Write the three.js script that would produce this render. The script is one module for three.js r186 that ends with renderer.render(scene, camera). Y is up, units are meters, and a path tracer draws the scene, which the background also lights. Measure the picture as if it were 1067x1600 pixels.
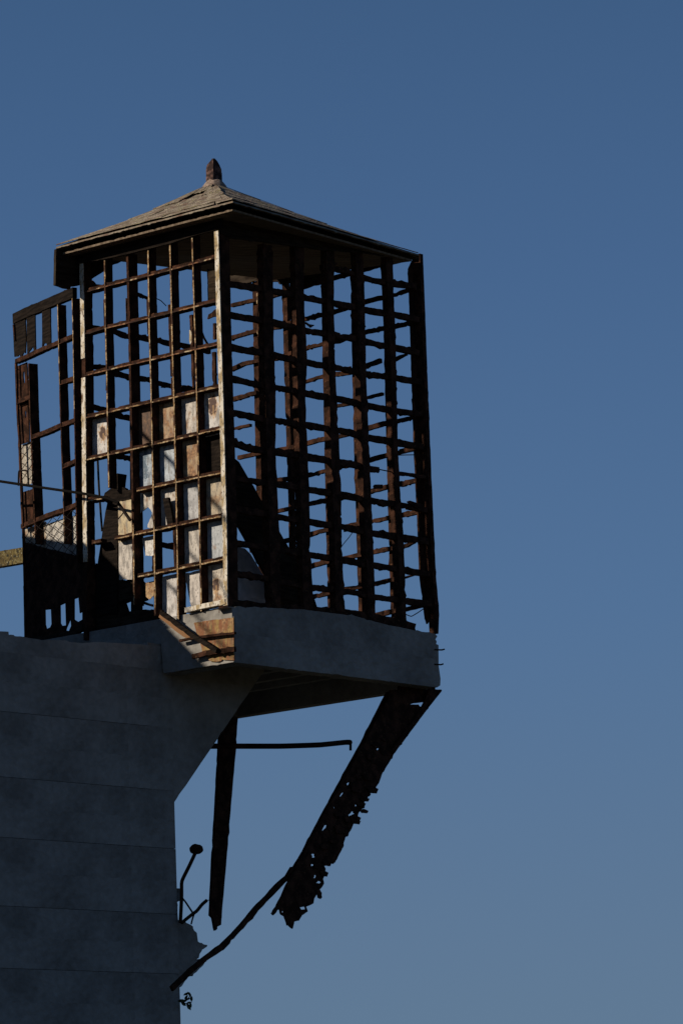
import * as THREE from 'three';
import { mergeGeometries } from 'three/addons/utils/BufferGeometryUtils.js';
import { ImprovedNoise } from 'three/addons/math/ImprovedNoise.js';

// ------------------------------------------------------------------ camera, sky, sun, exposure
const rad = THREE.MathUtils.degToRad;
const scene = new THREE.Scene();
const FOCAL = 6000, PW = 1067, PH = 1600;                       // long lens: focal length and frame in survey units
const camera = new THREE.PerspectiveCamera(2 * Math.atan(PH / 2 / FOCAL) * 180 / Math.PI, PW / PH, 0.5, 1200);
camera.position.set(0, 1.6, 0);
camera.rotation.order = 'YXZ';
camera.rotation.set(rad(10.46), 0, rad(-2.09));
camera.updateMatrixWorld(true);

const PSI = rad(48.4);                                          // turn of the cabin
const UP = new THREE.Vector3(0, 1, 0);
const dL = new THREE.Vector3(-Math.sin(PSI), 0, -Math.cos(PSI)); // along the sunny window wall, away from the near corner
const dR = new THREE.Vector3(Math.cos(PSI), 0, -Math.sin(PSI));  // along the shaded window wall

const SUN_ALONG = .52, SUN_UP = .54;                             // per metre out from the sunny wall
const SUN = new THREE.Vector3().addScaledVector(dR, -1).addScaledVector(dL, SUN_ALONG).addScaledVector(UP, SUN_UP).normalize();

function makeSky() {
  const w = 256, h = 256, d = new Float32Array(w * h * 4);
  const stops = [[-90, [.050, .045, .040]], [-3, [.060, .060, .058]], [0, [.128, .203, .288]], [4, [.111, .188, .301]], [9, [.083, .165, .310]], [14, [.061, .131, .271]], [19, [.045, .103, .218]], [40, [.030, .070, .170]], [90, [.022, .052, .135]]];
  for (let j = 0; j < h; j++) {
    const el = (j + .5) / h * 180 - 90;
    let k = 0; while (k < stops.length - 2 && el > stops[k + 1][0]) k++;
    const [e0, c0] = stops[k], [e1, c1] = stops[k + 1], t = THREE.MathUtils.clamp((el - e0) / (e1 - e0), 0, 1);
    for (let i = 0; i < w; i++) {
      const o = (j * w + i) * 4;
      for (let c = 0; c < 3; c++) d[o + c] = c0[c] + (c1[c] - c0[c]) * t;
      d[o + 3] = 1;
    }
  }
  const t = new THREE.DataTexture(d, w, h, THREE.RGBAFormat, THREE.FloatType);
  t.mapping = THREE.EquirectangularReflectionMapping; t.magFilter = THREE.LinearFilter; t.minFilter = THREE.LinearFilter; t.needsUpdate = true;
  return t;
}
scene.background = makeSky();
scene.environment = scene.background;

const sun = new THREE.DirectionalLight(new THREE.Color(1, .90, .76), 4.6);
sun.castShadow = true; sun.shadow.mapSize.set(4096, 4096);
scene.add(sun, sun.target);

const renderer = new THREE.WebGLRenderer({ antialias: true });
renderer.toneMapping = THREE.LinearToneMapping;
renderer.toneMappingExposure = 1;
renderer.shadowMap.enabled = true;

// ------------------------------------------------------------------ random, noise
let seed = 20240611;
const rnd = () => { seed = (seed * 1664525 + 1013904223) >>> 0; return seed / 4294967296; };
const rr = (a, b) => a + (b - a) * rnd();
const noise = new ImprovedNoise();
const fbm = (x, y, z, o = 4) => { let s = 0, a = .5, f = 1; for (let i = 0; i < o; i++) { s += a * noise.noise(x * f, y * f, z + i * 7.3); a *= .5; f *= 2; } return s; };
const clamp = THREE.MathUtils.clamp, sm = THREE.MathUtils.smoothstep;

// ------------------------------------------------------------------ surveying: sight lines cut with the planes things stand in
const eye = camera.position.clone();
function sight(x, y) {
  return new THREE.Vector3((x - PW / 2) / FOCAL, -(y - PH / 2) / FOCAL, -1).applyQuaternion(camera.quaternion);
}
const N0 = eye.clone().addScaledVector(sight(350, 700), FOCAL / 165);    // a point on the near corner of the cabin
class Plane {                                                            // upright plane: origin, direction along it, inward side
  constructor(o, x, inward = 1) {
    this.o = o.clone(); this.o.y = 0; this.x = x.clone().normalize(); this.z = this.x.clone().cross(UP); this.inward = inward;
  }
  hit(px, py) {
    const d = sight(px, py), t = this.o.clone().sub(eye).dot(this.z) / d.dot(this.z), p = eye.clone().addScaledVector(d, t);
    return new THREE.Vector2(p.clone().sub(this.o).dot(this.x), p.y);
  }
  world(s, v) { return this.o.clone().addScaledVector(this.x, s).setY(v); }
  at(px, py) { const h = this.hit(px, py); return this.world(h.x, h.y); }
  shift(d) { return new Plane(this.o.clone().addScaledVector(this.z, d * this.inward), this.x, this.inward); }
  matrix() { return new THREE.Matrix4().makeBasis(this.x, UP, this.z).setPosition(this.o); }
}
const planeA = (a) => new Plane(N0.clone().addScaledVector(dR, a), dL, 1);     // parallel to the sunny wall, a metres inside it
const planeB = (b) => new Plane(N0.clone().addScaledVector(dL, b), dR, -1);    // parallel to the shaded wall
const sunny = planeA(0), shady = planeB(0);
const aRight = shady.hit(665, 640).x;                                          // width of the shaded wall
const rearA = planeA(aRight);
const bBack = rearA.hit(366, 640).x;                                           // depth of the cabin
const backB = planeB(bBack);
const faceOn = (dist) => new Plane(eye.clone().addScaledVector(new THREE.Vector3(0, 0, -1), dist), new THREE.Vector3(1, 0, 0), -1);
const AB = (a, b, y) => N0.clone().addScaledVector(dR, a).addScaledVector(dL, b).setY(y);
const abOf = (p) => { const q = p.clone().sub(N0); return [q.dot(dR), q.dot(dL)]; };

// ------------------------------------------------------------------ textures and materials
function tex(w, h, fn, srgb = true) {
  const d = new Uint8Array(w * h * 4);
  for (let j = 0; j < h; j++) for (let i = 0; i < w; i++) {
    const c = fn(i / w, j / h), o = (j * w + i) * 4;
    for (let k = 0; k < 3; k++) { const v = clamp(c[k], 0, 1); d[o + k] = 255 * (srgb ? (v <= .0031308 ? v * 12.92 : 1.055 * v ** (1 / 2.4) - .055) : v); }
    d[o + 3] = 255;
  }
  const t = new THREE.DataTexture(d, w, h);
  t.wrapS = t.wrapT = THREE.RepeatWrapping; t.magFilter = THREE.LinearFilter; t.minFilter = THREE.LinearMipmapLinearFilter; t.generateMipmaps = true;
  if (srgb) t.colorSpace = THREE.SRGBColorSpace;
  t.needsUpdate = true; return t;
}
const mixc = (a, b, t) => a.map((v, i) => v + (b[i] - v) * t);
const grey = (v) => [v, v, v];
const bumpRough = tex(256, 256, (u, v) => grey(.5 + .9 * fbm(u * 22, v * 22, 3, 4)), false);
function surface(fn, { size = 256, scale = 1, rough = .9, spec = .5, bump = .004 } = {}) {
  const t = tex(size, size, fn); t.repeat.set(1 / scale, 1 / scale);
  const b = bumpRough.clone(); b.repeat.set(1.7 / scale, 1.7 / scale); b.needsUpdate = true;
  return new THREE.MeshPhysicalMaterial({ map: t, roughness: rough, specularIntensity: spec, bumpMap: b, bumpScale: bump, side: THREE.DoubleSide });
}
const M = {
  // scaling, oxidised steel: blackish brown scale with redder blooms
  rust: surface((u, v) => { const n = fbm(u * 9, v * 9, 1), m = fbm(u * 34, v * 34, 5); let c = mixc([.020, .010, .0065], [.062, .027, .016], sm(n, -.2, .36)); return mixc(c, [.14, .066, .034], sm(m, .16, .44) * .6); }, { bump: .006, rough: 1, spec: .15 }),
  // near-black coat, partly soot, that paints shade onto sheets, boards and fascia
  shadeBlack: surface((u, v) => { const n = fbm(u * 6, v * 40, 2); return mixc([.008, .006, .0048], [.020, .0145, .011], sm(n, -.3, .35)); }, { bump: .006, rough: 1, spec: .12 }),
  // dark creosoted timber, split along the grain
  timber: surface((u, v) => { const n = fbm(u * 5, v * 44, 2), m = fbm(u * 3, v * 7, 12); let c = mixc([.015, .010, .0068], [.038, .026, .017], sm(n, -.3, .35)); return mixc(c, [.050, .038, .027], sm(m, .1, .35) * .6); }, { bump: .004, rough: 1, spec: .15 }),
  boards: surface((u, v) => mixc([.11, .080, .055], [.20, .15, .105], sm(fbm(u * 4, v * 30, 7), -.3, .3)), { rough: 1, spec: .2 }),
  // pale paint kept to outer bar edges: their sunlit side put into colour
  litPaint: surface((u, v) => { const n = fbm(u * 26, v * 26, 8), m = fbm(u * 60, v * 60, 3); let c = mixc([.26, .165, .075], [.44, .34, .21], sm(n, -.2, .3)); c = mixc(c, [.15, .065, .026], sm(m, .0, .26)); return mixc(c, [.05, .024, .014], sm(fbm(u * 9, v * 9, 21), -.03, .16)); }, { bump: .003, spec: .3 }),
  // same edges higher up: rustier, with dark blotches painted against too even sunlight
  rustyLitEdge: surface((u, v) => { const n = fbm(u * 22, v * 22, 18), m = fbm(u * 8, v * 8, 3); let c = mixc([.11, .045, .026], [.24, .125, .06], sm(n, -.2, .25)); c = mixc(c, [.42, .33, .20], sm(m, .08, .2) * .9); return mixc(c, [.03, .016, .011], sm(fbm(u * 7, v * 7, 51), -.06, .12)); }, { bump: .003, spec: .3 }),
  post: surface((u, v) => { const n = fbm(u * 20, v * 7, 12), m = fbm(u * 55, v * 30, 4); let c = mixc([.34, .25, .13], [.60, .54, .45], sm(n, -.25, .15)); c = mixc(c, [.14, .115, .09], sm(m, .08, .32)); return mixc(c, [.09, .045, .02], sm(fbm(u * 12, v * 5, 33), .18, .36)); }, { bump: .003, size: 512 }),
  concrete: surface((u, v) => { const n = fbm(u * 5, v * 5, 9, 5), m = fbm(u * 30, v * 30, 4); return mixc([.17, .155, .135], [.29, .27, .24], clamp(.5 + n * 1.2 + m * .6, 0, 1)); }, { scale: 2.4, size: 512, bump: .01, rough: .95, spec: .5 }),
  roof: surface((u, v) => { const n = fbm(u * 5, v * 14, 6), m = fbm(u * 40, v * 40, 2); let c = mixc([.15, .118, .085], [.33, .275, .20], sm(n, -.2, .26)); c = mixc(c, [.19, .165, .07], sm(fbm(u * 7, v * 7, 15), .06, .3) * .6); c = mixc(c, [.15, .085, .062], sm(fbm(u * 4, v * 9, 25), .06, .24) * .8); return mixc(c, [.09, .068, .052], sm(m, .12, .36)); }, { size: 512, bump: .012, rough: 1, spec: .4 }),
  finial: surface((u, v) => { const n = fbm(u * 16, v * 16, 6); return mixc([.028, .014, .011], [.17, .095, .075], sm(n, -.1, .34)); }, { bump: .008 }),
  collar: surface((u, v) => mixc([.18, .13, .10], [.36, .27, .21], sm(fbm(u * 14, v * 14, 16), -.2, .3)), { bump: .006 }),
  lichen: surface((u, v) => { const n = fbm(u * 12, v * 12, 6), m = fbm(u * 40, v * 40, 11); let c = mixc([.060, .040, .012], [.125, .095, .030], sm(n, -.25, .3)); c = mixc(c, [.34, .32, .22], sm(m, .2, .36)); return mixc(c, [.02, .016, .008], sm(fbm(u * 20, v * 20, 31), .04, .26)); }, { bump: .008 }),
  whiteSheet: surface((u, v) => mixc([.40, .41, .43], [.62, .63, .65], sm(fbm(u * 6, v * 6, 4), -.3, .3)), { rough: .6 }),
  wire: new THREE.MeshPhysicalMaterial({ color: new THREE.Color(.018, .013, .011), roughness: 1, specularIntensity: .2 }),
  cable: new THREE.MeshPhysicalMaterial({ color: new THREE.Color(.008, .007, .006), roughness: 1, specularIntensity: .05 }),
  leaf: new THREE.MeshStandardMaterial({ color: new THREE.Color(.03, .05, .015), roughness: .8, side: THREE.DoubleSide }),
  earth: surface((u, v) => mixc([.05, .045, .03], [.09, .085, .05], sm(fbm(u * 8, v * 8, 3), -.3, .3)), { scale: 9 }),
  plaster: surface((u, v) => mixc([.10, .095, .085], [.16, .15, .13], sm(fbm(u * 7, v * 7, 44), -.3, .3)), { scale: 3 }),
};
// one sheet of painted infill: coat, dirt, rust bloom, and where a bloom has its own outline its place on the sheet
function paintSheet({ base, dirt = [.16, .14, .12], rustAmt = .2, streak = 0, spot, blue = 0, s = 0 }) {
  const t = tex(96, 128, (u, v) => {
    let c = mixc(base.map((x) => x * .72), base.map((x) => x * .95), sm(fbm(u * 5 + s, v * 5, s, 4), -.3, .3));
    c = mixc(c, dirt, sm(fbm(u * 7, v * 3 + s, s + 9, 5), -.06, .3) * .72);
    c = mixc(c, dirt.map((x) => x * .6), sm(fbm(u * 26, v * 14, s + 2, 3), .12, .36) * .85);
    const ru = mixc([.13, .058, .022], [.33, .175, .07], sm(fbm(u * 20, v * 16, s + 5, 3), -.2, .3));
    c = mixc(c, ru, clamp(sm(fbm(u * 4, v * 3, s + 14, 4) + rustAmt - .5, -.16, .2) * .9, 0, 1));
    if (streak) c = mixc(c, [.17, .055, .010], sm(fbm(u * 11, v * 2.2, s + 22, 4), -.12, .18) * streak);
    if (blue) c = mixc(c, [.05, .085, .12], sm(.6 * fbm(u * 5, v * 4, s + 31, 4) + .5 * fbm(u * 30, v * 26, s + 35, 3) + blue * (.35 + u * 1.5) - .42, -.1, .2) * .85);
    if (spot) { const [sx, sy, r] = spot, d = Math.hypot((u - sx) / r, (v - sy) / (r * 1.25)) + fbm(u * 12, v * 12, s + 40, 3) * .9; c = mixc(c, [.42, .22, .07], sm(1.35 - d, 0, .3) * .6); c = mixc(c, [.065, .030, .018], sm(1 - d, 0, .2)); if (v < sy) c = mixc(c, [.45, .26, .10], sm(.05 - Math.abs(u - sx + .02), 0, .05) * sm(v, sy - r * 3, sy) * .6); }
    return c;
  });
  t.wrapS = t.wrapT = THREE.ClampToEdgeWrapping;
  const b = bumpRough.clone(); b.repeat.set(.5, .6); b.needsUpdate = true;
  return new THREE.MeshStandardMaterial({ map: t, roughness: .75, bumpMap: b, bumpScale: .003, side: THREE.DoubleSide });
}

// ------------------------------------------------------------------ scene helpers
const taken = {};
function numbered(n) { const k = taken[n] = (taken[n] ?? -1) + 1; return k ? `${n}_${String(k).padStart(3, '0')}` : n; }
function thing(name, label, category, base, group) {
  const g = new THREE.Group(); g.name = numbered(name); g.position.copy(base); g.userData = { label, category };
  if (group) g.userData.group = group;
  g.userData.origin = undefined; delete g.userData.origin;
  scene.add(g); g.updateMatrixWorld(true); return g;
}
function part(parent, name) { const g = new THREE.Group(); g.name = name; parent.add(g); g.updateMatrixWorld(true); return g; }
const _v = new THREE.Vector3();
function mesh(parent, name, geo, mat) {                           // geometry comes in world metres
  parent.getWorldPosition(_v); geo.translate(-_v.x, -_v.y, -_v.z);
  const m = new THREE.Mesh(geo, mat); m.name = name; m.castShadow = m.receiveShadow = true; parent.add(m); return m;
}
function solo(name, label, category, geo, mat, kind) {            // a thing that is a single mesh
  geo.computeBoundingBox(); const b = geo.boundingBox, c = new THREE.Vector3((b.min.x + b.max.x) / 2, b.min.y, (b.min.z + b.max.z) / 2);
  geo.translate(-c.x, -c.y, -c.z);
  const m = new THREE.Mesh(geo, mat); m.name = numbered(name); m.position.copy(c); m.castShadow = m.receiveShadow = true;
  m.userData = kind ? { kind } : { label, category }; if (kind) { m.userData.label = label; m.userData.category = category; }
  scene.add(m); return m;
}
// corroded outline: points every few centimetres pushed about
function ragged(pts, amp, step = .03, bites = .10) {
  if (!amp) return pts;
  const out = [];
  for (let i = 0; i < pts.length; i++) {
    const a = pts[i], b = pts[(i + 1) % pts.length], L = a.distanceTo(b), nx = -(b.y - a.y) / (L || 1), ny = (b.x - a.x) / (L || 1), ph = rr(0, 50);
    out.push(a.clone());
    for (let d = step * rr(.3, 1.4); d < L - step * .25; d += step * rr(.35, 1.9)) {
      const p = a.clone().lerp(b, d / L);
      let o = amp * (1.5 * fbm(d * 9 + ph, 0, i * 1.7, 2) + rr(-.22, .22));
      if (rnd() < bites) o += (rnd() < .6 ? 1 : -1) * rr(.6, 1.9) * amp;
      out.push(new THREE.Vector2(p.x + nx * o, p.y + ny * o));
    }
  }
  return out;
}
function extrude(plane, pts, thick, holes = [], fitUV = false) {
  const area = THREE.ShapeUtils.area(pts); if (area < 0) pts = pts.slice().reverse();
  const sh = new THREE.Shape(pts);
  for (const h of holes) sh.holes.push(new THREE.Path(THREE.ShapeUtils.area(h) > 0 ? h.slice().reverse() : h));
  const g = new THREE.ExtrudeGeometry(sh, { depth: thick, bevelEnabled: false, curveSegments: 6 });
  if (plane.inward < 0) g.translate(0, 0, -thick);
  if (fitUV) { g.computeBoundingBox(); const b = g.boundingBox, p = g.attributes.position, uv = g.attributes.uv; for (let i = 0; i < p.count; i++) uv.setXY(i, (p.getX(i) - b.min.x) / (b.max.x - b.min.x), (p.getY(i) - b.min.y) / (b.max.y - b.min.y)); }
  else { const uv = g.attributes.uv, du = rnd() * 3, dv = rnd() * 3; for (let i = 0; i < uv.count; i++) uv.setXY(i, uv.getX(i) + du, uv.getY(i) + dv); }
  g.applyMatrix4(plane.matrix());
  return g;
}
const toPlane = (plane, pts) => pts.map(([x, y]) => plane.hit(x, y));
function plate(parent, name, mat, plane, pts, thick, rag = 0, { holes = [], fitUV = false, step = .03 } = {}) {
  return mesh(parent, name, extrude(plane, ragged(toPlane(plane, pts), rag, step), thick, holes.map((h) => toPlane(plane, h)), fitUV), mat);
}
// a strip along a line: [x, y, width] or one width for all; the line is the side given by "edge" (0 centre, 1 right/below, -1 left/above)
function stripPts(plane, line, width, edge = 0, vary = 0) {
  const c = line.map(([x, y]) => plane.hit(x, y)), k = 165;
  const L = [], R = [];
  for (let i = 0; i < c.length; i++) {
    const a = c[Math.max(0, i - 1)], b = c[Math.min(c.length - 1, i + 1)], t = b.clone().sub(a).normalize(), n = new THREE.Vector2(-t.y, t.x);
    const w = line[i][2] ?? width * (vary ? rr(1 - vary, 1 + vary * .8) : 1);
    L.push(c[i].clone().addScaledVector(n, w * (.5 + edge / 2))); R.push(c[i].clone().addScaledVector(n, -w * (.5 - edge / 2)));
  }
  return [...L, ...R.reverse()];
}
function strip(parent, name, mat, plane, line, width, thick, rag = 0, edge = 0, step = .03) {
  return mesh(parent, name, extrude(plane, ragged(stripPts(plane, line, width, edge, rag >= .006 ? .2 : 0), rag, step), thick), mat);
}
function tubeOn(plane, line, r, seg = 24) {
  return new THREE.TubeGeometry(new THREE.CatmullRomCurve3(line.map(([x, y]) => plane.at(x, y)), false, 'catmullrom', .2), seg, r, 7, false);
}
function boxAB(a0, a1, b0, b1, y0, y1) {
  const g = new THREE.BoxGeometry(a1 - a0, y1 - y0, b1 - b0, Math.max(1, Math.round(Math.min(24, (a1 - a0) * 2))), Math.max(1, Math.round(Math.min(24, (y1 - y0) * 2))), Math.max(1, Math.round(Math.min(24, (b1 - b0) * 2))));
  const p = g.attributes.position, n = g.attributes.normal, uv = g.attributes.uv;
  for (let i = 0; i < p.count; i++) { const x = p.getX(i), y = p.getY(i), z = p.getZ(i); if (Math.abs(n.getY(i)) > .5) uv.setXY(i, x, z); else if (Math.abs(n.getX(i)) > .5) uv.setXY(i, z, y); else uv.setXY(i, x, y); }
  g.translate((a0 + a1) / 2, (y0 + y1) / 2, -(b0 + b1) / 2);
  const o = N0.clone().setY(0);
  g.applyMatrix4(new THREE.Matrix4().makeBasis(dR, UP, dR.clone().cross(UP)).setPosition(o));
  return g;
}

// ------------------------------------------------------------------ ground
{
  const g = new THREE.PlaneGeometry(1600, 1600, 1, 1).rotateX(-Math.PI / 2); const uv = g.attributes.uv; for (let i = 0; i < uv.count; i++) uv.setXY(i, uv.getX(i) * 1600, uv.getY(i) * 1600);
  const m = new THREE.Mesh(g, M.earth); m.name = 'ground'; m.receiveShadow = true; m.userData = { kind: 'structure', label: 'dry dark earth on which the tower stands', category: 'ground' }; scene.add(m);
}

// ------------------------------------------------------------------ tower and cantilever platform
const bFront = .9;                                                            // the tower's front stands behind the cabin's near corner
const frontB = planeB(bFront);
const towerEnd = frontB.hit(273, 1250).x, yTop = frontB.hit(131, 1005).y;
const tower = thing('support_tower', 'shaded concrete tower carrying the rusted lookout cabin on a cantilevered slab', 'tower', AB(towerEnd - 2, bFront + 2, 0));
mesh(tower, 'wall', boxAB(towerEnd - 5.97, towerEnd - .03, bFront + .03, bFront + 4.97, -.2, yTop - .17), M.concrete);
for (let y = yTop - .16, k = 0; y > 0; k++) { const h = [.56, .60, .55, .62][k % 4], e = rr(0, .003); mesh(tower, 'concrete_lift', boxAB(towerEnd - 6, towerEnd - e, bFront + rr(0, .002), bFront + 5, Math.max(-.2, y - h + .004), y), M.concrete); y -= h; }
{ // rough crest of the front wall, broken coping pieces
  const crest = [[-60, 984], [14, 987], [14.5, 992], [22, 992], [24, 994], [38, 995], [60, 999], [75, 1000], [106, 1001], [108, 1003], [131, 1005], [150, 1003], [275, 1010]];
  const pts = toPlane(frontB, crest), y0 = yTop - .17; pts.push(new THREE.Vector2(pts[pts.length - 1].x, y0), new THREE.Vector2(pts[0].x, y0));
  mesh(tower, 'coping', extrude(frontB, ragged(pts, .006, .05), .35), M.concrete);
}
const slabTop = shady.hit(535, 961).y, yNB = sunny.hit(365, 1034).y, aSlab = shady.shift(-.06).hit(686, 1040).x;
const soff = planeA(aSlab), bSlab = soff.hit(372, 1120).x;
const slab = part(tower, 'platform_slab');
{ // platform: weathered edge, seen from the right and below
  const P = shady.shift(-.06);
  const edge = [[352, 948], [420, 950], [470, 952], [502, 956], [535, 960], [553, 962], [607, 977], [625, 980], [643, 984], [679, 990], [683, 994], [680, 999], [682, 1002], [681, 1006], [685, 1008], [685, 1040], [688, 1060], [687.5, 1071], [683, 1074]].map(([x, y]) => P.hit(x, y));
  const yB = edge[edge.length - 1].y;
  edge.push(new THREE.Vector2(edge[edge.length - 1].x, yB), new THREE.Vector2(-.02, yB + .01), new THREE.Vector2(-.02, edge[0].y));
  mesh(slab, 'edge_beam', extrude(P, ragged(edge, .005, .05), .16), M.concrete);
  const b1 = bSlab;
  for (let k = 0; k < 6; k++) mesh(slab, 'joist', boxAB(.32 + k * .42, .40 + k * .42, .108, b1 - .16, slabTop - .44, slabTop - .302), M.concrete);
  mesh(slab, 'deck', boxAB(.03, aSlab - .02, .105, b1 - .02, slabTop - .30, slabTop - .06), M.concrete);
  mesh(slab, 'side_beam', boxAB(aSlab - .14, aSlab - .005, .106, b1, yB + .003, slabTop - .14), M.concrete);
  mesh(slab, 'side_beam', boxAB(.07, .2, .106, b1 - .15, yB + .01, slabTop - .14), M.concrete);
  mesh(slab, 'end_beam', boxAB(.21, aSlab - .145, b1 - .14, b1 - .005, yB + .006, slabTop - .301), M.concrete);
  for (const [y, l] of [[1015, 9], [1038, 7]]) mesh(slab, 'bolt', tubeOn(P, [[678, y], [685 + l * .5, y + .6], [685 + l, y - .5]], .008, 4), M.wire);
  // rusty skirt plate cut to the outline of the sunlit patch, with cross rails
  const S = planeA(-.035);
  const K = paintSheet({ base: [.29, .175, .04], dirt: [.07, .025, .007], rustAmt: .5, streak: 1, s: 71 });
  plate(slab, 'sunlit_skirt_patch', K, S, [[303, 973], [330, 969], [365, 965], [366, 1032], [350, 1031], [340, 1034], [328, 1033], [321, 1024], [316, 1018], [312, 1000], [308, 990]], .012, .005, { fitUV: true });
  plate(slab, 'skirt_board', M.concrete, S.shift(.02), [[250, 985], [304, 972], [365, 963], [366, 1034], [256, 1052]], .02, .004);
  strip(slab, 'skirt_rail', M.rust, S.shift(-.05), [[280, 1001], [300, 997], [330, 993], [366, 989]], .022, .03, .004);
  strip(slab, 'skirt_rail', M.rust, S.shift(-.05), [[300, 1026], [322, 1020], [345, 1017], [366, 1014]], .045, .03, .005);
  strip(slab, 'skirt_brace', M.shadeBlack, S.shift(-.09), [[250, 956], [300, 993], [338, 1017]], .045, .03, .004);
  strip(slab, 'skirt_brace', K, S.shift(-.03), [[249, 962, .03], [262, 971, .04], [275, 982, .045], [288, 991, .05], [298, 997, .03]], .04, .02, .003);  // sunlit face of the diagonal, put in as a separate pale strip
}
{ // haunch below the platform on the end of the tower
  const yTopH = slabTop - .31, O = frontB, p1 = O.hit(273, 1253), p2 = O.hit(346, 1146), t = (yTopH - p1.y) / (p2.y - p1.y);
  const out = p1.x + (p2.x - p1.x) * t;
  const pts = [new THREE.Vector2(p1.x - .3, p1.y - .3), new THREE.Vector2(p1.x + .004, p1.y), new THREE.Vector2(Math.min(out, aSlab - .2), yTopH), new THREE.Vector2(p1.x - .3, yTopH)];
  mesh(tower, 'haunch', extrude(O.shift(.004), ragged(pts, .004, .08), bSlab - bFront - .16), M.concrete);
}
// hanging strut at the far corner of the platform
const strutP = planeB(bSlab - .06);
{
  const pts = [[346, 1105], [372.5, 1105], [370, 1160], [362, 1250], [353, 1360], [346.5, 1436], [346, 1445], [340, 1448], [337, 1454], [335, 1444], [333, 1434], [329, 1430], [330, 1412], [333, 1340], [338, 1260]];
  plate(tower, 'hanging_strut', M.rust, strutP, pts, .03, .006, { step: .05 });
}
// bent pipe running out below the deck
{
  const P = planeB(1.5);
  const g = tubeOn(P, [[330, 1166], [372, 1166], [440, 1166], [500, 1164], [540, 1160], [547.5, 1160]], .028, 40), h = tubeOn(P, [[547.5, 1157], [547.5, 1166], [547.5, 1172.5]], .014, 8);
  solo('bent_pipe', 'dark bent pipe with a short downturned end sticking out below the platform', 'pipe', mergeGeometries([g, h]), M.rust);
}
// corroded channel brace hanging from the right-hand corner
{
  const C = (x, y) => [400 + x / 3.334, 1060 + y / 3.334], P = planeB(.12);
  const out = [[700, 60], [690, 100], [640, 200], [622, 222], [570, 330], [535, 385], [500, 460], [455, 530], [420, 600], [385, 655], [345, 740], [322, 765], [318, 790], [290, 850], [258, 905], [230, 950], [205, 995], [168, 1056], [130, 1140], [108, 1185], [82, 1222], [92, 1234], [125, 1200], [130, 1225], [150, 1240], [163, 1280], [192, 1304], [200, 1268], [225, 1262], [240, 1235], [270, 1215], [262, 1190], [300, 1172], [305, 1145], [330, 1105], [355, 1070], [350, 1045], [366, 1008], [340, 1000], [352, 980], [385, 965], [412, 960], [425, 935], [450, 885], [465, 830], [495, 790], [510, 750], [532, 740], [535, 700], [566, 674], [565, 640], [598, 605], [594, 590], [612, 585], [640, 545], [660, 490], [690, 445], [720, 390], [790, 295], [850, 218], [832, 195], [845, 165], [858, 150], [845, 135], [805, 136], [790, 60]].map(([x, y]) => C(x, y));
  const hole = (x, y, rx, ry, ang = 0) => { const h = []; for (let i = 0; i < 9; i++) { const t = i / 9 * 6.283, q = rr(.5, 1.45), px = Math.cos(t) * rx * q, py = Math.sin(t) * ry * q; h.push(C(x + px * Math.cos(ang) - py * Math.sin(ang), y + px * Math.sin(ang) + py * Math.cos(ang))); } return h; };
  const holes = [hole(636, 368, 8, 7), hole(480, 548, 12, 6, -1), hole(446, 605, 18, 8, -1), hole(410, 672, 10, 5, 1.5), hole(357, 775, 22, 9, -1), hole(300, 922, 11, 10), hole(296, 973, 13, 5), hole(309, 1035, 7, 10), hole(330, 1062, 12, 7), hole(350, 1010, 8, 9, .6), hole(500, 705, 18, 10, -.5), hole(520, 662, 8, 6), hole(246, 1196, 13, 9), hole(142, 1215, 6, 5), hole(576, 376, 5, 5), hole(556, 622, 4, 4)];
  const brace = part(tower, 'corroded_brace');
  plate(brace, 'web', M.rust, P, out, .016, .007, { holes, step: .022 });
  strip(brace, 'flange', M.rust, P.shift(.017), [[700, 66], [570, 330], [420, 600], [260, 903], [205, 995]].map(([x, y]) => C(x + 14, y + 4)), .03, .09, .006, 0, .05);
  for (let i = 0; i < 26; i++) { // curled scale standing off the web
    const k = rr(.08, .98), cx = 700 - 480 * k + rr(-20, 150) * (1 - k * .35), cy = 150 + 1000 * k, w = rr(12, 34), h = rr(10, 30);
    const g = extrude(P.shift(-rr(.006, .03)), ragged(toPlane(P, [[cx - w, cy - h * .6], [cx, cy - h], [cx + w, cy - h * .2], [cx + w * .7, cy + h], [cx - w * .5, cy + h * .8]].map(([x, y]) => C(x, y))), .006, .015), .006);
    mesh(brace, 'scale_flake', g, M.rust);
  }
  const T = P.shift(-.035);
  plate(brace, 'outer_flange', M.rust, T, [[965, 58], [968, 64], [900, 150], [720, 392], [704, 380], [830, 205], [880, 126], [876, 118], [905, 58]].map(([x, y]) => C(x, y)), .03, .003);
  mesh(brace, 'gusset', extrude(P.shift(.018), ragged(toPlane(P, [[752, 30], [752, 120], [800, 132], [900, 120], [940, 60], [940, 30]].map(([x, y]) => C(x, y))), .003), .02), M.rust);
  strip(tower, 'tie_bar', M.rust, P.shift(.03), [[459, 1358], [450, 1371], [432, 1388], [415, 1406], [400, 1422], [384, 1441], [366, 1461], [348, 1480], [323, 1497], [300, 1516], [270, 1545]], .055, .03, .008, 0, .05);
}
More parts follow.
